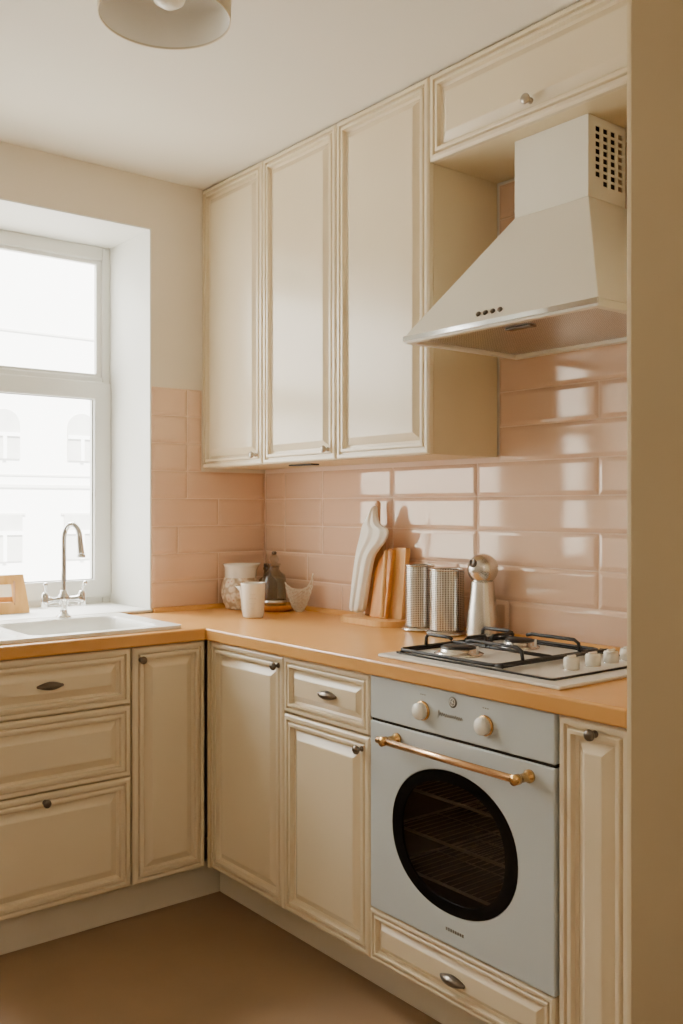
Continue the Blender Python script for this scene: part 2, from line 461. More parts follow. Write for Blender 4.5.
def carcass(parent, x0, x1, y0, y1, z0, z1, label=None):
    b = NB(); box(b, x0, x1, y0, y1, z0, z1); return obj('carcass', b, M['cream_body'], parent)

g = .0015
# --- window run
X_R, X_M, X_L = -.590, -.8475, -1.36
c = thing('base_cabinet', 'cream three-drawer base cabinet under the white sink', 'cabinet', ((X_M+X_L)/2, YD/2, ZK), 0, 'base cabinets')
b = NB(); box(b, X_L+.0175, X_M-g, -.50, -.012, ZK, .60); box(b, X_L+g, X_L+.0175, YD+.021, -.012, ZK, ZC-TC-.001); obj('carcass', b, M['cream_body'], c)
for z0, z1, kind in ((.6775, ZT, 'cup'), (.4565, .6740, None), (ZK, .4530, 'knob')):
    d = front('drawer', c, fr_win(X_L+g, z0), X_M-X_L-2*g-.004, z1-z0)
    if kind == 'cup': cup_handle(d, lambda u, v, n: (-1.110+u, YD-n, .763+v))
    if kind == 'knob': knob(d, (-1.126, YD-.001, .428), (0, -1, 0))
b = NB(); box(b, X_L+.0175, X_M-g, -.50, -.485, .60, ZT); obj('front_rail', b, M['cream_body'], c)
c = thing('base_cabinet', 'narrow cream base cabinet between the drawers and the inner corner', 'cabinet', ((X_M+X_R)/2, YD/2, ZK), 0, 'base cabinets')
carcass(c, X_M+g, X_R-.002, -.505, -.012, ZK, .60); b = NB(); box(b, X_M+g, X_R-.002, -.505, -.49, .60, ZT); obj('front_rail', b, M['cream_body'], c)
d = front('door', c, fr_win(X_M+g, ZK), X_R-X_M-2*g, ZT-ZK); knob(d, (-.822, YD-.001, .811), (0, -1, 0))
# --- hob run
def hob_cab(label, y0, y1): return thing('base_cabinet', label, 'cabinet', (XD/2, (y0+y1)/2, ZK), 0, 'base cabinets')
c = hob_cab('cream base cabinet with one tall door right of the inner corner', B[0], B[1])
carcass(c, XD+.021, -.012, B[0]-g, B[1]+g, ZK, ZC-TC-.001)
d = front('door', c, fr_hob(B[0]-g, ZK), B[0]-B[1]-2*g, ZT-ZK); knob(d, (XD-.001, -.930, .820), (-1, 0, 0))
b = NB(); box(b, X_R+.003, XD+.03, B[0]+.0135, B[0]-.0005, ZK, ZT); obj('corner_filler', b, M['cream_body'], c)
c = hob_cab('cream base cabinet with a drawer above its door, left of the oven', B[1], B[2])
carcass(c, XD+.021, -.012, B[1]-g, B[2]+g, ZK, ZC-TC-.001)
d = front('drawer', c, fr_hob(B[1]-g, .690), B[1]-B[2]-2*g, ZT-.690, .82); cup_handle(d, lambda u, v, n: (XD-n, -1.162-u, .7685+v))
d = front('door', c, fr_hob(B[1]-g, ZK), B[1]-B[2]-2*g, .6855-ZK); knob(d, (XD-.001, -1.309, .652), (-1, 0, 0))
c = hob_cab('narrow cream base cabinet right of the oven', B[3], B[4])
carcass(c, XD+.021, -.012, B[3]-.010, B[4]+.002, ZK, ZC-TC-.001)
d = front('door', c, fr_hob(B[3]-.010, ZK), B[3]-.010-B[4]-.004, ZT-ZK); knob(d, (XD-.001, -2.040, .826), (-1, 0, 0))
c = hob_cab('cream oven housing with a low drawer under the oven', B[2], B[3])
b = NB(); box(b, XD+.021, -.012, B[2]-g, B[3]-.006, ZK, .247); box(b, XD+.021, -.012, B[2]-g, B[2]-.006, .247, ZC-TC-.001); box(b, XD+.021, -.012, B[3]-.003, B[3]-.008, .247, ZC-TC-.001)
obj('carcass', b, M['cream_body'], c)
d = front('drawer', c, fr_hob(B[2]-g, ZK), B[2]-B[3]-2*g, .2495-ZK, .82); cup_handle(d, lambda u, v, n: (XD-n, -1.640-u, .175+v))
# --- plinths
b = NB(); box(b, XK, XK+.016, YK-.0, YEND, 0, ZK-.003); tag(obj('plinth', b, M['plinth']), 'long cream kickboard under the oven run of cabinets', 'plinth', 'kickboards')
b = NB(); box(b, X_L, XK-.0005, YK, YK+.016, 0, ZK-.003); tag(obj('plinth', b, M['plinth']), 'pale kickboard under the sink run of cabinets', 'plinth', 'kickboards')
# --- tall end panel on the right
b = NB(); box(b, -.6005, -.0005, YEND-.0005, YEND-.0115, 0, H-.002)
tag(obj('end_panel', b, M['cream_body'], bevel=.002), 'tall plain tan end panel closing the kitchen run on the right', 'panel')

# ------------------------------------------------------------------ worktop with upstand
SX0, SX1, SY0, SY1 = -1.335, -.655, -.497, -.020
b = NB()
outer = [(-1.36, -.0135), (-1.36, YC), (XC, YC), (XC, YEND), (-.0015, YEND), (-.0015, -.0135)]
hole = [(SX0+.02, SY0+.02), (SX1-.02, SY0+.02), (SX1-.02, SY1-.02), (SX0+.02, SY1-.02)]
poly_slab(b, outer, [hole], ZC-TC, ZC)
wt = tag(obj('worktop', b, M['worktop'], bevel=.006, bseg=3), 'orange-brown laminate worktop running round the corner to the end panel', 'worktop')
b = NB()
prof = [(0, 0), (.016, 0), (.013, .008), (.007, .015), (0, .017)]
for k in range(2):
    A, Bp = ((0, -.006), (0, -2.122)) if k == 0 else ((WX1+.004, 0), (-.006, 0))
    r1 = []; r2 = []
    for d_, h_ in prof:
        if k == 0: r1.append(b.verts.new((-.007-d_, A[1], ZC+h_))); r2.append(b.verts.new((-.007-d_, Bp[1], ZC+h_)))
        else: r1.append(b.verts.new((A[0], -.007-d_, ZC+h_))); r2.append(b.verts.new((Bp[0], -.007-d_, ZC+h_)))
    n = len(prof)
    for i in range(n): b.faces.new((r1[i], r1[(i+1) % n], r2[(i+1) % n], r2[i]))
    b.faces.new(r1); b.faces.new(r2)
obj('upstand', b, M['worktop'], wt)

# ------------------------------------------------------------------ sink and mixer tap
s = thing('kitchen_sink', 'white inset sink under the window', 'sink', ((SX0+SX1)/2, (SY0+SY1)/2, ZC))
def rrect(x0, x1, y0, y1, r, n=6):
    out = []
    for cx, cy, a0 in ((x1-r, y1-r, 0), (x0+r, y1-r, PI/2), (x0+r, y0+r, PI), (x1-r, y0+r, 1.5*PI)):
        out += [(cx+r*math.cos(a0+PI/2*k/n), cy+r*math.sin(a0+PI/2*k/n)) for k in range(n+1)]
    return out
def bowl(bm, x0, x1, y0, y1, depth, z):
    rings = []
    for ins, zz, r in ((0, z, .04), (.006, z-.006, .045), (.012, z-.03, .05), (.028, z-depth+.03, .06), (.045, z-depth+.006, .06), (.08, z-depth, .06)):
        rings.append([bm.verts.new((x, y, zz)) for x, y in rrect(x0+ins, x1-ins, y0+ins, y1-ins, r)])
    n = len(rings[0])
    for A, C in zip(rings, rings[1:]):
        for i in range(n):
            f = bm.faces.new((A[i], A[(i+1) % n], C[(i+1) % n], C[i])); f.smooth = True
    bm.faces.new(rings[-1])
b = NB(); zr = ZC+.012
BX0, BX1, BY0, BY1 = -1.135, -.715, -.455, -.105
B20, B21 = -1.300, -1.165
poly_slab(b, rrect(SX0, SX1, SY0, SY1, .02), [rrect(BX0, BX1, BY0, BY1, .04), rrect(B20, B21, BY0+.0, BY1, .04)], ZC+.0005, zr)
obj('sink_rim', b, M['sink'], s, bevel=.004)
b = NB(); bowl(b, BX0, BX1, BY0, BY1, .17, zr-.001); o = obj('main_bowl', b, M['sink'], s)
b = NB(); lathe(b, [(0, .002), (.03, .002), (.036, 0), (.036, .004), (0, .004)], ((BX0+BX1)/2, (BY0+BY1)/2, zr-.171), seg=24); obj('drain', b, M['chrome'], o)
b = NB(); bowl(b, B20, B21, BY0, BY1, .09, zr-.001); obj('side_bowl', b, M['sink'], s)

FX, FY = -.872, -.052
f = thing('mixer_tap', 'chrome swan-neck bridge mixer tap behind the white sink', 'tap', (FX, FY, zr))
b = NB(); lathe(b, [(0, 0), (.026, 0), (.026, .004), (.018, .010), (.012, .016), (.011, .036), (.015, .040), (.015, .048), (.020, .056), (.022, .066), (.019, .076), (.013, .084), (.012, .094), (0, .096)], (FX, FY, zr), seg=28); body = obj('tap_body', b, M['chrome'], f)
b = NB()
for s_ in (-1, 1): lathe(b, [(0, 0), (.010, 0), (.010, .045), (.0125, .047), (.0125, .062), (0, .062)], (FX, FY, zr+.062), (s_, 0, 0), 20)
obj('bridge', b, M['chrome'], body)
b = NB()
for s_ in (-1, 1): tube(b, [(FX, FY-.006, zr+.040), (FX+s_*.06, FY-.006, zr+.040)], .004, 8)
obj('lower_bar', b, M['chrome'], body)
for s_ in (-1, 1):
    b = NB(); hx = FX+s_*.066
    lathe(b, [(0, -.018), (.012, -.018), (.013, 0), (.013, .022), (.010, .03), (.006, .034), (0, .034)], (hx, FY, zr+.056), seg=20)
    hd = obj('tap_handle', b, M['chrome'], f)
    b = NB(); p0 = Vector((hx, FY, zr+.085)); tube(b, smooth_path([p0, p0+Vector((s_*.001, -.003, .012)), p0+Vector((s_*.003, -.008, .024)), p0+Vector((s_*.005, -.014, .030))], 4), .0055, 10, radii=None); 
    lathe(b, [(0, -.009), (.006, -.007), (.0085, 0), (.006, .007), (0, .009)], p0+Vector((s_*.005, -.016, .031)), (0, .5, -.8), 14)
    obj('lever', b, M['chrome'], hd)
b = NB()
ctrl = []
zt = .345
for k in range(6): ctrl.append((0, 0, .09+k*.040))
R = .050
for k in range(1, 9):
    a = PI-PI*k/8*1.02
    ctrl.append((R+R*math.cos(a), 0, .290+R*1.1*math.sin(a)))
ctrl.append((2*R+.004, 0, .262)); ctrl.append((2*R+.008, 0, .236))
dirv = Vector((.62, -.78, 0)).normalized()
# spout swings a little towards the bowl
pts = smooth_path([(FX+dirv.x*q[0]*.60, FY+dirv.y*q[0]*.60, zr+q[2]*.93) for q in ctrl], 4)
rad = []
for i in range(len(pts)):
    u_ = i/(len(pts)-1); rad.append(.0085+(.004*max(0, (u_-.7)/.3)))
tube(b, pts, .0085, 14, radii=rad)
e = pts[-1]; lathe(b, [(0, 0), (.0135, 0), (.0150, .004), (.0135, .012), (0, .014)], e-Vector((0, 0, .012)), (dirv.x*.1, dirv.y*.1, 1), 18)
obj('spout', b, M['chrome'], f)

# wooden frame on the sill
wf = thing('picture_frame', 'small bare wooden frame leaning on the window sill', 'frame', (-1.03, .16, .903))
b = NB()
lean = lambda u, v, n: (-1.145+u, .175-n+v*.22, .9035+v*.975)
poly_slab(b, [(0, 0), (.235, 0), (.222, .140), (0, .140)], [[(.05, .042), (.180, .042), (.178, .106), (.05, .106)]], 0, .016, lean)
obj('frame_rails', b, M['frame_wood'], wf, bevel=.002)
b = NB(); box(b, 0, .003, 0, .016, .03, .115); b.transform(Matrix.Translation((-.965, .163, .9035)))
obj('side_slot', b, M['leather'], wf)
b = NB()
poly_slab(b, [(.04, .035), (.19, .035), (.188, .060), (.04, .060)], [], -.004, 0, lean)
obj('backing_strip', b, M['board'], wf)

# ------------------------------------------------------------------ wall cabinets
labels = ['cream wall cabinet in the corner next to the window wall', 'cream wall cabinet in the middle of the tall row', 'cream wall cabinet beside the range hood']
for i in range(3):
    y0, y1 = U[i], U[i+1]
    c = thing('wall_cabinet', labels[i], 'cabinet', (-DU/2, (y0+y1)/2, ZU0), 0, 'wall cabinets')
    carcass(c, -DU+.020, -.0075, y0-.0008-(.006 if i == 0 else 0), y1+.0008, ZU0+.0008, ZU1)
    d = front('door', c, fr_hob(y0-g+(.0026 if i == 0 else 0), ZU0, -DU), y0-y1-2*g+(.0026 if i == 0 else 0), ZU1-ZU0)
    if i < 2: knob(d, (-DU-.001, y1+.038, ZU0+.035), (-1, 0, 0), 'nickel', .9)
    if i == 1:
        b = NB(); box(b, -.206, -.170, -.585, -.450, ZU0-.005, ZU0); obj('light_slot', b, M['black'], c, bevel=.002)
c = thing('wall_cabinet', 'low wide cream wall cabinet above the range hood', 'cabinet', (-DU/2, (U[3]+YEND)/2, ZOH), 0, 'wall cabinets')
carcass(c, -DU+.020, -.0075, U[3]-.0008, YEND+.001, ZOH, ZU1)
d = front('door', c, fr_hob(U[3]-g, ZOH, -DU), U[3]-YEND-2*g, ZU1-ZOH); knob(d, (-DU-.001, -1.632, 2.312), (-1, 0, 0), 'nickel', 1.)

# ------------------------------------------------------------------ built-in oven
OY0, OY1 = B[2]-.0065, B[3]-.0025
oven = thing('oven', 'pale blue-grey built-in oven with an oval dark window and brass bar', 'oven', (XD/2, (OY0+OY1)/2, .2495))
W_ = OY0-OY1
fo = fr_hob(OY0, 0, XD)
b = NB(); box(b, XD-.001, XD+.02, OY0, OY1, .741, ZC-TC-.0025); cp = obj('control_panel', b, M['enamel'], oven, bevel=.003)
b = NB(); box(b, XD+.004, XD+.02, OY0+.0-.002, OY1+.002, .733, .743); obj('shadow_gap', b, M['black'], oven)
CU, CV = OY0-(-1.6335), .4945
b = NB()
poly_slab(b, [(0, .2535), (W_, .2535), (W_, .734), (0, .734)], [ellipse(CU, CV, .204, .167, 72, 2.12)], -.02, .001, fo)
door = obj('oven_door', b, M['enamel'], oven, bevel=.003)
b = NB(); poly_slab(b, ellipse(CU, CV, .204, .167, 72, 2.12), [ellipse(CU, CV, .168, .140, 72, 2.25)], -.004, .0015, fo); obj('window_rim', b, M['black_glass'], door)
b = NB(); poly_slab(b, ellipse(CU, CV, .169, .141, 72, 2.25), [], -.003, -.001, fo); obj('window_glass', b, M['ovenglass'], door)
b = NB()
y_a, y_b = OY0-.05, OY1+.05
box(b, XD+.022, -.06, y_a, y_b, .285, .70)
b.faces.ensure_lookup_table()
ff = [q for q in b.faces if abs(q.calc_center_median().x-(XD+.022)) < 1e-4]
bmesh.ops.delete(b, geom=ff, context='FACES')
obj('cavity', b, M['dark_in'], oven)
for z in (.577, .472, .372):
    b = NB()
    tube(b, [(XD+.03, y_a-.004, z), (XD+.03, y_b+.004, z), (-.08, y_b+.004, z), (-.08, y_a-.004, z)], .0032, 6, closed=True)
    tube(b, [(XD+.028, y_a-.004, z+.004), (XD+.028, y_b+.004, z+.004)], .0022, 6)
    for k in range(1, 22):
        y = y_a+(y_b-y_a)*k/22; tube(b, [(XD+.03, y, z+.001), (-.08, y, z+.001)], .0009, 5)
    for k in (1, 2): tube(b, [(XD+.03+k*.15, y_a-.004, z), (XD+.03+k*.15, y_b+.004, z)], .0014, 5)
    obj('oven_rack', b, M['rack'], oven)
# bar handle
HZ = .7045
b = NB(); hx = XD-.046
tube(b, [(hx, -1.424, HZ), (hx, -1.872, HZ)], .0085, 16)
hb = obj('bar_handle', b, M['copper_brass'], oven, label='rose-gold bar handle')
for y in (-1.448, -1.872):
    b = NB(); lathe(b, [(0, 0), (.0145, 0), (.0145, .006), (.010, .009), (.0095, .035), (.0115, .037), (.0115, .055), (0, .056)], (XD-.001, y, HZ), (-1, 0, 0), 24)
    obj('handle_post', b, M['brass'], hb, label='brass handle post')
# control knobs
for y in (-1.540, -1.744):
    b = NB(); lathe(b, [(0, 0), (.0235, 0), (.0235, .004), (.0215, .006), (0, .006)], (XD-.001, y, .790), (-1, 0, 0), 32)
    k_ = obj('control_knob', b, M['brass'], oven, label='cream control knob with a brass collar')
    b = NB(); lathe(b, [(0, .006), (.0205, .006), (.0200, .017), (.0185, .020), (0, .0205)], (XD-.001, y, .790), (-1, 0, 0), 32); obj('knob_cap', b, M['enamel_warm'], k_)
# emblem, marks and the faint script on the panel
b = NB(); lathe(b, [(0, .0012), (.0125, .0012), (.0135, 0), (.0135, -.001)], (XD-.001, -1.640, .826), (-1, 0, 0), 28); em = obj('emblem', b, M['ink'], cp)
b = NB(); tube(b, [(XD-.0024, -1.640+.0085*math.cos(t_*PI/8), .826+.0085*math.sin(t_*PI/8)) for t_ in range(16)], .0009, 6, closed=True)
for a in (.4, 1.9, 3.4, 4.9): tube(b, [(XD-.0024, -1.640, .826), (XD-.0024, -1.640+.006*math.cos(a), .826+.006*math.sin(a))], .0008, 5)
obj('emblem_ring', b, M['enamel_warm'], em)
def squiggle(y0, y1, z, h, seedv, r=.0007, word=(9,)):
    rr = random.Random(seedv); pts_ = []; n = 26
    for i in range(n+1):
        u_ = i/n
        amp = h*(.5+.5*rr.random())
        if i in (0, 1): amp = h*1.9
        pts_.append((XD-.0016, y0+(y1-y0)*u_, z+(amp*.5 if i % 2 else -amp*.5)))
    bb = NB(); tube(bb, smooth_path(pts_, 3), r*.8, 5); return bb
obj('panel_lettering', squiggle(-1.592, -1.672, .792, .010, 5), M['ink'], cp)
for y in (-1.540, -1.744):
    b = NB()
    for k in range(3): box(b, XD-.0018, XD-.001, y+.009-.007*k, y+.009-.007*k-.004, .828, .830)
    obj('dial_mark', b, M['ink'], cp)
b = NB()
for k in range(8):
    box(b, XD-.0018, XD-.001, -1.618-.0075*k, -1.618-.0075*k-.005, .287, .294)
obj('door_lettering', b, M['ink'], door)

# ------------------------------------------------------------------ gas hob
HX0, HX1, HY0, HY1 = -.548, -.062, -1.328, -1.922
hob = thing('gas_hob', 'white four-knob gas hob with black pan supports set in the worktop', 'hob', ((HX0+HX1)/2, (HY0+HY1)/2, ZC))
b = NB(); box(b, HX0, HX1, HY0, HY1, ZC+.0003, ZC+.009); obj('hob_plate', b, M['hobwhite'], hob, bevel=.004)
b = NB()
poly_slab(b, rrect(HX0+.040, HX1-.025, HY1+.050, HY0-.022, .012), [rrect(HX0+.047, HX1-.032, HY1+.057, HY0-.029, .010)], ZC+.009, ZC+.0135)
obj('black_border', b, M['black'], hob)
for bx, by, br in ((-.395, -1.475, .047), (-.175, -1.49, .040)):
    z = ZC+.009
    b = NB(); lathe(b, [(br*1.35, 0), (br*1.38, .004), (br*1.1, .009), (br*1.02, .012), (br*1.02, .017), (0, .017)], (bx, by, z), seg=36); bu = obj('burner', b, M['steel'], hob)
    b = NB(); lathe(b, [(br*.98, .017), (br*.98, .020), (br*.9, .0235), (0, .024)], (bx, by, z), seg=36); obj('burner_cap', b, M['iron'], bu)
    b = NB(); lathe(b, [(0, 0), (.003, 0), (.003, .022), (0, .023)], (bx+.01, by-br*1.2, z+.004), seg=8); obj('igniter', b, M['hobwhite'], bu)
zg = ZC+.050; zl = ZC+.0135
# one full-depth pan support
gx0, gx1, gy0, gy1 = -.492, -.088, -1.352, -1.690
b = NB(); r = .0048
def bar(pts_, rad=r): tube(b, smooth_path(pts_, 4) if len(pts_) > 2 else pts_, rad, 8)
def bridge_(p, q):      # a finger that rises off the frame
    p = Vector(p); q = Vector(q); d = q-p
    P_ = [p+Vector((0, 0, zl+.004)), p+d*.02+Vector((0, 0, zg-.008)), p+d*.10+Vector((0, 0, zg)), p+d*.9+Vector((0, 0, zg)), q+Vector((0, 0, zg-.004))]
    tube(b, P_, r, 8)
tube(b, [(x, y, zl+.004) for x, y in rrect(gx0, gx1, gy1, gy0, .02, 4)], r, 8, closed=True)
tube(b, [(gx0, gy1-.022, zl+.006), (gx1, gy1-.022, zl+.006)], r*1.05, 8)
tube(b, [(gx0, gy1-.022, zl+.004), (gx0, gy1, zl+.004)], r, 8); tube(b, [(gx1, gy1-.022, zl+.004), (gx1, gy1, zl+.004)], r, 8)
xm = (gx0+gx1)/2
tube(b, [(xm, gy0, zl+.006), (xm, gy1, zl+.006)], r, 8)
for bx, by in ((-.395, -1.475), (-.175, -1.49)):
    bridge_((bx, gy0, 0), (bx, by+.026, 0)); bridge_((bx, gy1, 0), (bx, by-.026, 0))
    bridge_((xm, by, 0), (bx+(.026 if xm > bx else -.026), by, 0))
obj('pan_support', b, M['iron'], hob)
for kx in (-.353, -.271, -.198, -.130):
    ky = -1.802
    b = NB(); lathe(b, [(0, .009), (.0195, .009), (.0195, .011), (0, .011)], (kx, ky, ZC), seg=28); k_ = obj('hob_knob', b, M['chrome'], hob)
    b = NB(); lathe(b, [(0, .011), (.0185, .011), (.0185, .034), (.0165, .038), (0, .0385)], (kx, ky, ZC), seg=28)
    box(b, kx-.014, kx+.014, ky-.0035, ky+.0035, ZC+.036, ZC+.043, .0015)
    obj('knob_cap', b, M['ceramic'], k_)

# ------------------------------------------------------------------ range hood
hd = thing('range_hood', 'off-white chimney range hood over the gas hob', 'range hood', (-.2, -1.64, 1.718))
hx, hyl, hyr, hz = -.461, -1.337, -1.957, 1.718
cx, cyl, cyr, cz0, cz1 = -.222, -1.514, -1.752, 2.056, ZOH-.001
b = NB()
xb = -.0085
lo = [b.verts.new(p) for p in ((hx, hyl, hz+.018), (hx, hyr, hz+.018), (xb, hyr, hz+.018), (xb, hyl, hz+.018))]
up = [b.verts.new(p) for p in ((cx, cyl, cz0), (cx, cyr, cz0), (xb, cyr, cz0), (xb, cyl, cz0))]
for i in range(4): b.faces.new((lo[i], lo[(i+1) % 4], up[(i+1) % 4], up[i]))
b.faces.new(up); b.faces.new(lo[::-1])
can = obj('canopy', b, M['enamel_warm'], hd, bevel=.002)
b = NB()
poly_slab(b, [(hx, hyl), (hx, hyr), (xb, hyr), (xb, hyl)], [[(hx+.022, hyl-.022), (hx+.022, hyr+.022), (xb-.03, hyr+.022), (xb-.03, hyl-.022)]], hz, hz+.018)
obj('bottom_rim', b, M['enamel_warm'], hd, bevel=.003)
b = NB(); box(b, hx-.004, hx-.0002, hyl+.001, hyr-.001, hz+.006, hz+.019); obj('metal_strip', b, M['chrome'], hd, bevel=.001)
b = NB()
uvl = b.loops.layers.uv.verify()
vs = [b.verts.new(p) for p in ((hx+.022, hyl-.022, hz+.010), (hx+.022, hyr+.022, hz+.010), (xb-.03, hyr+.022, hz+.010), (xb-.03, hyl-.022, hz+.010))]
fc = b.faces.new(vs)
for l, u_ in zip(fc.loops, ((0, 0), (1, 0), (1, 1), (0, 1))): l[uvl].uv = u_
flt = obj('grease_filter', b, M['filter'], hd)
b = NB(); box(b, hx+.08, hx+.105, -1.70, -1.62, hz+.004, hz+.010); obj('filter_catch', b, M['pewter'], flt, bevel=.002)
# chimney with punched vent grid in its right side
b = NB()
xc_ = -.066
box(b, cx, cx+.003, cyl, cyr, cz0, cz1); box(b, cx+.003, xc_, cyl, cyl-.003, cz0, cz1)
slots = []
for iy in range(8):
    for ix in range(4):
        u0 = cx+.030+ix*.0315; v0 = cz1-.022-iy*.0190
        if ix == 0 and iy == 7: continue
        slots.append([(u0, v0-.0135), (u0+.0185, v0-.0135), (u0+.0185, v0), (u0, v0)])
poly_slab(b, [(cx+.003, cz0), (xc_, cz0), (xc_, cz1), (cx+.003, cz1)], slots, 0, .003, lambda u, v, n: (u, cyr+n, v))
chm = obj('chimney', b, M['enamel_warm'], hd)
b = NB(); box(b, cx+.012, xc_-.006, cyr+.02, cyr+.024, cz0+.01, cz1-.01); obj('vent_backing', b, M['dark_in'], chm)
for k in range(4):
    y = -1.592-.0235*k
    fx = lambda z_: hx+(cx-hx)*(z_-hz-.018)/(cz0-hz-.018)
    z_ = hz+.040
    b = NB(); lathe(b, [(0, 0), (.0068, 0), (.0068, .004), (.005, .006), (0, .006)], (fx(z_)-.0005, y, z_), (-.82, 0, .57), 18); obj('hood_button', b, M['pewter'], hd)

# ------------------------------------------------------------------ ceiling lamp
LX, LY, LZ = -1.148, -1.290, 2.385
lp = thing('ceiling_lamp', 'round cream drum lamp under the ceiling', 'lamp', (LX, LY, H))
b = NB(); lathe(b, [(.1455, 0), (.1475, 0), (.151, .085), (.149, .085), (.1455, 0)], (LX, LY, LZ), seg=56); sh = obj('lamp_shade', b, M['shade'], lp)
b = NB(); lathe(b, [(.1450, .004), (.1475, .084), (.03, .084)], (LX, LY, LZ), seg=56); obj('shade_lining', b, M['shade_in'], sh)
b = NB(); lathe(b, [(.1460, 0), (.1475, -.001), (.1482, .003), (.1465, .004)], (LX, LY, LZ), seg=56); obj('rim_binding', b, M['cream_body'], sh)
b = NB(); lathe(b, [(.06, 0), (.06, -.015), (.02, -.02), (.02, -.04), (0, -.04)], (LX, LY, H-.0005), seg=32); obj('ceiling_mount', b, M['shade'], lp)
b = NB(); lathe(b, [(0, 0), (.018, .003), (.034, .014), (.040, .03), (.034, .044), (.018, .054), (.015, .064), (0, .064)], (LX+.004, LY-.012, LZ+.020), seg=32); obj('bulb', b, M['bulb'], lp)

# ------------------------------------------------------------------ things on the worktop
CR = math.radians(-38.74)      # turn of the small things that face into the room
# floral pitcher
JX, JY = -.186, -.104
j = thing('ceramic_pitcher', 'cream ceramic pitcher with raised floral relief in the corner', 'pitcher', (JX, JY, ZC))
b = NB()
prof = [(0, .001), (.045, .001), (.054, .005), (.063, .03), (.067, .06), (.066, .085), (.0625, .108), (.060, .118), (.0595, .150), (.0615, .163), (.066, .174), (.0635, .174), (.0565, .150), (.057, .118), (.061, .08), (.058, .03), (.04, .012), (0, .012)]
lathe(b, prof, (JX, JY, ZC), seg=56)
for v in b.verts:      # pouring lip
    dx, dy = v.co.x-JX, v.co.y-JY; zz = v.co.z-ZC
    if zz > .14:
        a = math.atan2(dy, dx); w_ = max(0, math.cos(a+.66))**6*(zz-.14)/.03*.012; r_ = math.hypot(dx, dy)
        v.co.x += dx/r_*w_; v.co.y += dy/r_*w_; v.co.z += w_*.3
obj('pitcher_body', b, M['ceramic'], j)
b = NB()   # embossed belly band
ps = [(.0545, .004), (.066, .03), (.073, .06), (.072, .088), (.0665, .108), (.0608, .122)]
lathe(b, ps, (JX, JY, ZC), seg=72)
for v in b.verts:
    dx, dy = v.co.x-JX, v.co.y-JY; a = math.atan2(dy, dx); zz = v.co.z-ZC
    k_ = 1+.035*math.sin(a*11+zz*160)*math.sin(zz*130); v.co.x = JX+dx*k_; v.co.y = JY+dy*k_
obj('floral_band', b, M['floral'], j)
# little creamer behind the tumbler
KX, KY = -.262, -.275
k0 = thing('creamer_jug', 'small off-white creamer jug behind the white tumbler', 'jug', (KX, KY, ZC))
b = NB(); lathe(b, [(0, .001), (.020, .001), (.024, .012), (.026, .05), (.024, .085), (.028, .104), (.026, .104), (.022, .085), (.022, .02), (0, .010)], (KX, KY, ZC), seg=36)
for v in b.verts:
    dx, dy = v.co.x-KX, v.co.y-KY; zz = v.co.z-ZC
    if zz > .07:
        a = math.atan2(dy, dx); w_ = max(0, math.cos(a-2.5))**4*(zz-.07)/.034*.020; r_ = math.hypot(dx, dy)+1e-6
        v.co.x += dx/r_*w_; v.co.y += dy/r_*w_
obj('jug_body', b, M['ceramic'], k0)
# white tumbler
TX, TY = -.308, -.378
t0 = thing('tumbler', 'plain white tapered tumbler in front of the floral pitcher', 'cup', (TX, TY, ZC))
b = NB(); lathe(b, [(0, .001), (.034, .001), (.037, .006), (.0405, .05), (.0435, .117), (.0445, .124), (.0425, .124), (.0405, .117), (.0375, .03), (.031, .012), (0, .010)], (TX, TY, ZC), seg=48); tb = obj('tumbler_body', b, M['ceramic'], t0)
b = NB()
fdir = Vector((-.61, -.79, 0)); rgt = Vector((.79, -.61, 0))
for dz, w2 in ((.086, .010), (.070, .013), (.052, .012), (.036, .006)):
    rr_ = .037+.0068*(dz-.006)/.116+.0008
    tube(b, [Vector((TX, TY, ZC+dz))+(fdir*math.cos(a_)+rgt*math.sin(a_))*rr_ for a_ in [(-1+2*q/8)*w2/rr_ for q in range(9)]], .0012, 6)
obj('relief_motif', b, M['ceramic'], tb)
# wooden tray with glass jar
RX, RY = -.112, -.225
tr = NB(); lathe(tr, [(0, .001), (.062, .001), (.078, .008), (.086, .020), (.086, .024), (.080, .024), (.074, .014), (0, .012)], (RX, RY, ZC), seg=56)
tray = tag(obj('wooden_tray', tr, M['board']), 'round orange wooden tray under the glass jar', 'tray')
bj = thing('glass_jar', 'clear grey glass jar with a round stopper standing on the wooden tray', 'jar', (RX, RY, ZC+.012))
b = NB(); z0 = ZC+.0125; JS = 1.12
lathe(b, [(r0, h0*JS) for r0, h0 in [(0, .001), (.042, .001), (.046, .006), (.046, .095), (.042, .110), (.026, .122), (.021, .128), (.021, .136), (.024, .139), (.0215, .139), (.0185, .128), (.024, .120), (.040, .107), (.043, .094), (.043, .010), (0, .007)]], (RX, RY, z0), seg=48); jb = obj('jar_body', b, M['jarglass'], bj)
b = NB(); lathe(b, [(r0, h0*JS) for r0, h0 in [(0, .133), (.018, .134), (.020, .140), (.026, .142), (.026, .147), (.012, .149), (.018, .156), (.020, .163), (.016, .172), (.009, .177), (0, .178)]], (RX, RY, z0), seg=36); obj('stopper', b, M['jarglass'], bj)
b = NB(); lathe(b, [(r0, h0*JS) for r0, h0 in [(.047, .012), (.0485, .013), (.0485, .024), (.047, .025)]], (RX, RY, z0), seg=48); obj('jar_band', b, M['steel'], jb)
b = NB(); lathe(b, [(r0, h0*JS) for r0, h0 in [(0, .178), (.008, .178), (.010, .184), (.007, .189), (0, .190)]], (RX, RY, z0), seg=20); obj('stopper_tip', b, M['pewter'], bj)
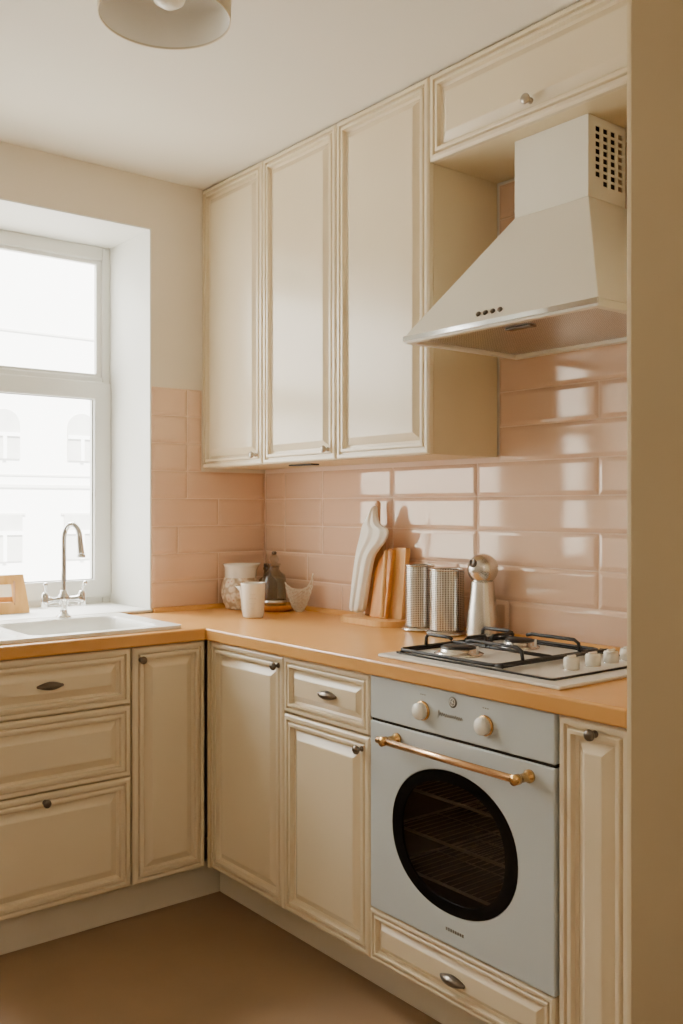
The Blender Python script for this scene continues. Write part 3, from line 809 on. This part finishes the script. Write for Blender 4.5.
# dark pot behind
DX, DY = -.060, -.105
dk = thing('glass_bottle', 'small dark grey glass bottle between the pitcher and the glass jar', 'bottle', (DX, DY, ZC))
b = NB(); lathe(b, [(0, .001), (.034, .001), (.038, .006), (.038, .095), (.034, .108), (.016, .122), (.014, .145), (.017, .147), (.017, .156), (0, .156)], (DX, DY, ZC), seg=36); obj('bottle_body', b, M['darkglass'], dk)
b = NB(); lathe(b, [(0, .1565), (.015, .1565), (.015, .17), (0, .171)], (DX, DY, ZC), seg=24); obj('bottle_cap', b, M['pewter'], dk)
# lattice basket
LBX, LBY = -.075, -.335
lb = thing('lattice_basket', 'small cream lattice basket with pointed rim against the tiles', 'basket', (LBX, LBY, ZC), CR)
b = NB(); nu, nv = 14, 6
grid = []
for i in range(nu):
    a = 2*PI*i/nu
    peak = .094+.036*abs(math.cos(a))**4*(1.35 if math.cos(a) > 0 else .45)-.012*abs(math.sin(a))
    col = []
    for k in range(nv+1):
        s_ = k/nv; z = .006+(peak-.006)*s_
        rr_ = .010+.042*min(1, (z/.100))**.62
        col.append((rr_*math.cos(a), rr_*math.sin(a)*.62, z))
    grid.append(col)
for i in range(nu):
    for k in range(nv):
        A = Vector(grid[i][k]); C = Vector(grid[(i+1) % nu][k+1]); D = Vector(grid[(i-1) % nu][k+1])
        tube(b, [A, C], .0017, 5); tube(b, [A, D], .0017, 5)
obj('lattice', b, M['lattice'], lb, local=True)
b = NB(); tube(b, [grid[i][nv] for i in range(nu)], .0024, 6, closed=True); obj('rim', b, M['lattice'], lb, local=True)
b = NB(); lathe(b, [(0, .0005), (.013, .0005), (.013, .004), (.011, .008), (0, .008)], (0, 0, 0), seg=20); obj('foot', b, M['lattice'], lb, local=True)

# oblong serving plank carrying boards and a cloth
b = NB(); poly_slab(b, rrect(-.150, -.026, -.912, -.640, .056, 8), [], ZC+.0005, ZC+.020)
tag(obj('serving_plank', b, M['board_pale'], bevel=.004), 'low oblong pale wooden plank lying on the worktop under the cutting boards', 'board')
zb = ZC+.0205
def board(name, label, m, bm_pts, thick, loc, rz, lean_, bev=.003, holes=[]):
    r_ = thing(name, label, 'board', loc, rz, 'wooden boards leaning on the tiles')
    b = NB(); poly_slab(b, bm_pts, holes, 0, thick, lambda u, v, n: (n+v*lean_, -u, v))
    return r_, obj('board_slab', b, m, r_, local=True, bevel=bev)
board('paddle_board', 'tan wooden paddle board with its handle rising above the white linen cloth', M['leather'],
      [(0, 0), (.085, 0), (.085, .26), (.056, .295), (.0525, .315), (.0515, .385), (.0425, .394), (.0335, .385), (.0325, .315), (.029, .295), (0, .26)], .014, (-.058, -.693, zb), 0, .05)
board('cutting_board', 'wooden cutting board with a slanted corner next to the linen cloth', M['board'],
      [(0, 0), (.080, 0), (.087, .228), (.064, .234), (.022, .195), (.004, .15)], .015, (-.088, -.756, zb), 0, .12)
board('cutting_board', 'plain upright wooden cutting board nearest the steel canisters', M['board_pale'], rrect(0, .064, 0, .236, .006, 3), .020, (-.064, -.826, zb), 0, .09)
b = NB(); p0 = Vector((-.108, -.842, zb+.008)); p1 = Vector((-.076, -.828, zb+.226))
tube(b, [p0.lerp(p1, q/10) for q in range(11)], .007, 10, radii=[.0085, .0082, .008, .008, .0105, .0085, .0075, .0075, .0075, .0075, .007])
tag(obj('wooden_stick', b, M['board_pale']), 'slim pale wooden stick leaning between the two cutting boards', 'stick')
CX_, CY_ = -.088, -.781
cl = thing('linen_cloth', 'white linen cloth draped down over the wooden paddle board', 'cloth', (CX_, CY_, ZC+.0205), -PI/2)
tbl = [(100, 280, 292), (150, 252, 296), (200, 226, 306), (238, 206, 330), (250, 202, 372), (270, 198, 386), (300, 194, 386), (340, 186, 372), (380, 178, 338), (420, 172, 308), (450, 168, 292), (500, 164, 282), (560, 158, 274), (620, 154, 267), (700, 149, 258), (780, 143, 247), (840, 139, 240)]
b = NB(); rings = []; n = 44
P0 = 302
zT = lambda Y: max(.0035, .393-(Y-70)/7.314/274.)
for Y, Lx, Rx in tbl:
    l_, r_ = (Lx-P0)/7.314/190., (Rx-P0)/7.314/190.
    c_, w_ = (l_+r_)/2, (r_-l_)/2; ring = []
    for i in range(n):
        a = 2*PI*i/n; ca, sa = math.cos(a), math.sin(a)
        fold = .0034*math.sin(ca*8+Y*.0012)+.0020*math.sin(ca*15+1.3)
        th = .010+.008*min(1, (Y-100)/400)
        ring.append(b.verts.new((c_+w_*ca, -.006+.024*(1-(Y-100)/740)-.004+math.copysign(abs(sa)**.7, sa)*th+fold*abs(sa), zT(Y))))
    rings.append(ring)
for A, C in zip(rings, rings[1:]):
    for i in range(n):
        f_ = b.faces.new((A[i], A[(i+1) % n], C[(i+1) % n], C[i])); f_.smooth = True
b.faces.new(rings[0]); b.faces.new(rings[-1][::-1])
o = obj('cloth_body', b, M['linen'], cl, local=True)
md = o.modifiers.new('sub', 'SUBSURF'); md.levels = 1; md.render_levels = 1

# perforated canisters
def canister(cx_, cy_, r_, h_, label, lift):
    c_ = thing('canister', label, 'canister', (cx_, cy_, ZC), 0, 'perforated canisters')
    b = NB(); lathe(b, [(0, .0005), (r_+.004, .0005), (r_+.012, .004), (r_+.012, .008), (r_+.003, .012), (r_-.004, .0165), (0, .0165)], (cx_, cy_, ZC), seg=48); obj('base_plate', b, M['steel'], c_)
    b = NB(); lathe(b, [(r_, .017), (r_, h_)], (cx_, cy_, ZC), seg=56, uv=True)
    o_ = obj('perforated_wall', b, M['perf'], c_)
    b = NB(); tube(b, [(cx_+r_*math.cos(2*PI*k/48), cy_+r_*math.sin(2*PI*k/48), ZC+h_) for k in range(48)], .0028, 8, closed=True); obj('top_ring', b, M['steel'], c_)
    return c_
canister(-.090, -1.006, .046, .207, 'perforated steel canister beside the cutting boards', 0)
canister(-.094, -1.131, .053, .200, 'wider perforated steel canister beside the ball-topped flask', 0)
# ball-topped flask
SX, SY = -.077, -1.264
fl = thing('steel_flask', 'brushed steel flask with a ball top behind the gas hob', 'flask', (SX, SY, ZC))
b = NB(); lathe(b, [(0, .001), (.046, .001), (.050, .005), (.049, .02), (.044, .08), (.037, .13), (.034, .165), (.033, .172), (0, .172)], (SX, SY, ZC), seg=48); obj('flask_body', b, M['steel'], fl)
b = NB(); zc_ = .208; rb = .046
lathe(b, [(.0, .168), (.026, .1695)]+[(rb*math.cos(a_), zc_+rb*math.sin(a_)) for a_ in [math.radians(-54+q*144/14) for q in range(14)]]+[(0, zc_+rb)], (SX, SY, ZC), seg=48); ball = obj('ball_top', b, M['steel'], fl)
d_ = Vector((-.98, .0, .42)).normalized()
b = NB(); q0 = Vector((SX, SY, ZC+zc_))+d_*(rb-.004); lathe(b, [(0, .004), (.009, .004), (.013, .005), (.013, .009), (.010, .011), (.008, .006), (0, .006)], q0, d_, 24); obj('pouring_hole', b, M['pewter'], ball)

# ------------------------------------------------------------------ light
w = bpy.data.worlds.new('sky'); sc.world = w; w.use_nodes = True
bg = w.node_tree.nodes['Background']; bg.inputs['Color'].default_value = (.93, .97, 1, 1); bg.inputs['Strength'].default_value = 3.0
def light(name, kind, loc, energy, col, rot=None, target=None, **kw):
    l = bpy.data.lights.new(name, kind); l.energy = energy; l.color = col
    for k, v in kw.items(): setattr(l, k, v)
    o = bpy.data.objects.new(name, l); COL.objects.link(o); o.location = loc
    if target is not None: o.rotation_euler = (Vector(target)-Vector(loc)).to_track_quat('-Z', 'Y').to_euler()
    return o
light('sun', 'SUN', (0, -10, 20), 17., (1, .96, .90), target=(1.5, 0, 9), angle=.02)
light('sky_fill_area', 'AREA', (-.7, 2.4, 4.0), 420., (1., .97, .93), target=(-1.0, -.6, .6), shape='RECTANGLE', size=2.6, size_y=1.6)  # added area light outside above the window, out of view, soft key
light('room_fill', 'AREA', (-2.1, -3.9, 2.42), 8., (1, .84, .64), target=(-1.3, -1.5, .9), shape='RECTANGLE', size=1.2, size_y=1.2)  # added warm fill light behind the camera, not a lamp of the room

# ------------------------------------------------------------------ camera
cam = bpy.data.cameras.new('camera'); co = bpy.data.objects.new('camera', cam); COL.objects.link(co)
co.location = (-2.1839, -3.2179, 1.2819); co.rotation_euler = (PI/2, 0, math.radians(-38.7356))
cam.sensor_fit = 'VERTICAL'; cam.sensor_height = 36; cam.lens = 954.21*36/1024
cam.shift_y = -(512-507.34)/1024; cam.clip_start = .02
sc.camera = co
sc.view_settings.view_transform = 'AgX'
sc.view_settings.look = 'None'
sc.view_settings.exposure = .77
sc.cycles.use_denoising = True
sc.cycles.max_bounces = 10; sc.cycles.diffuse_bounces = 6; sc.cycles.glossy_bounces = 6; sc.cycles.transparent_max_bounces = 12
sc.cycles.sample_clamp_indirect = 6.
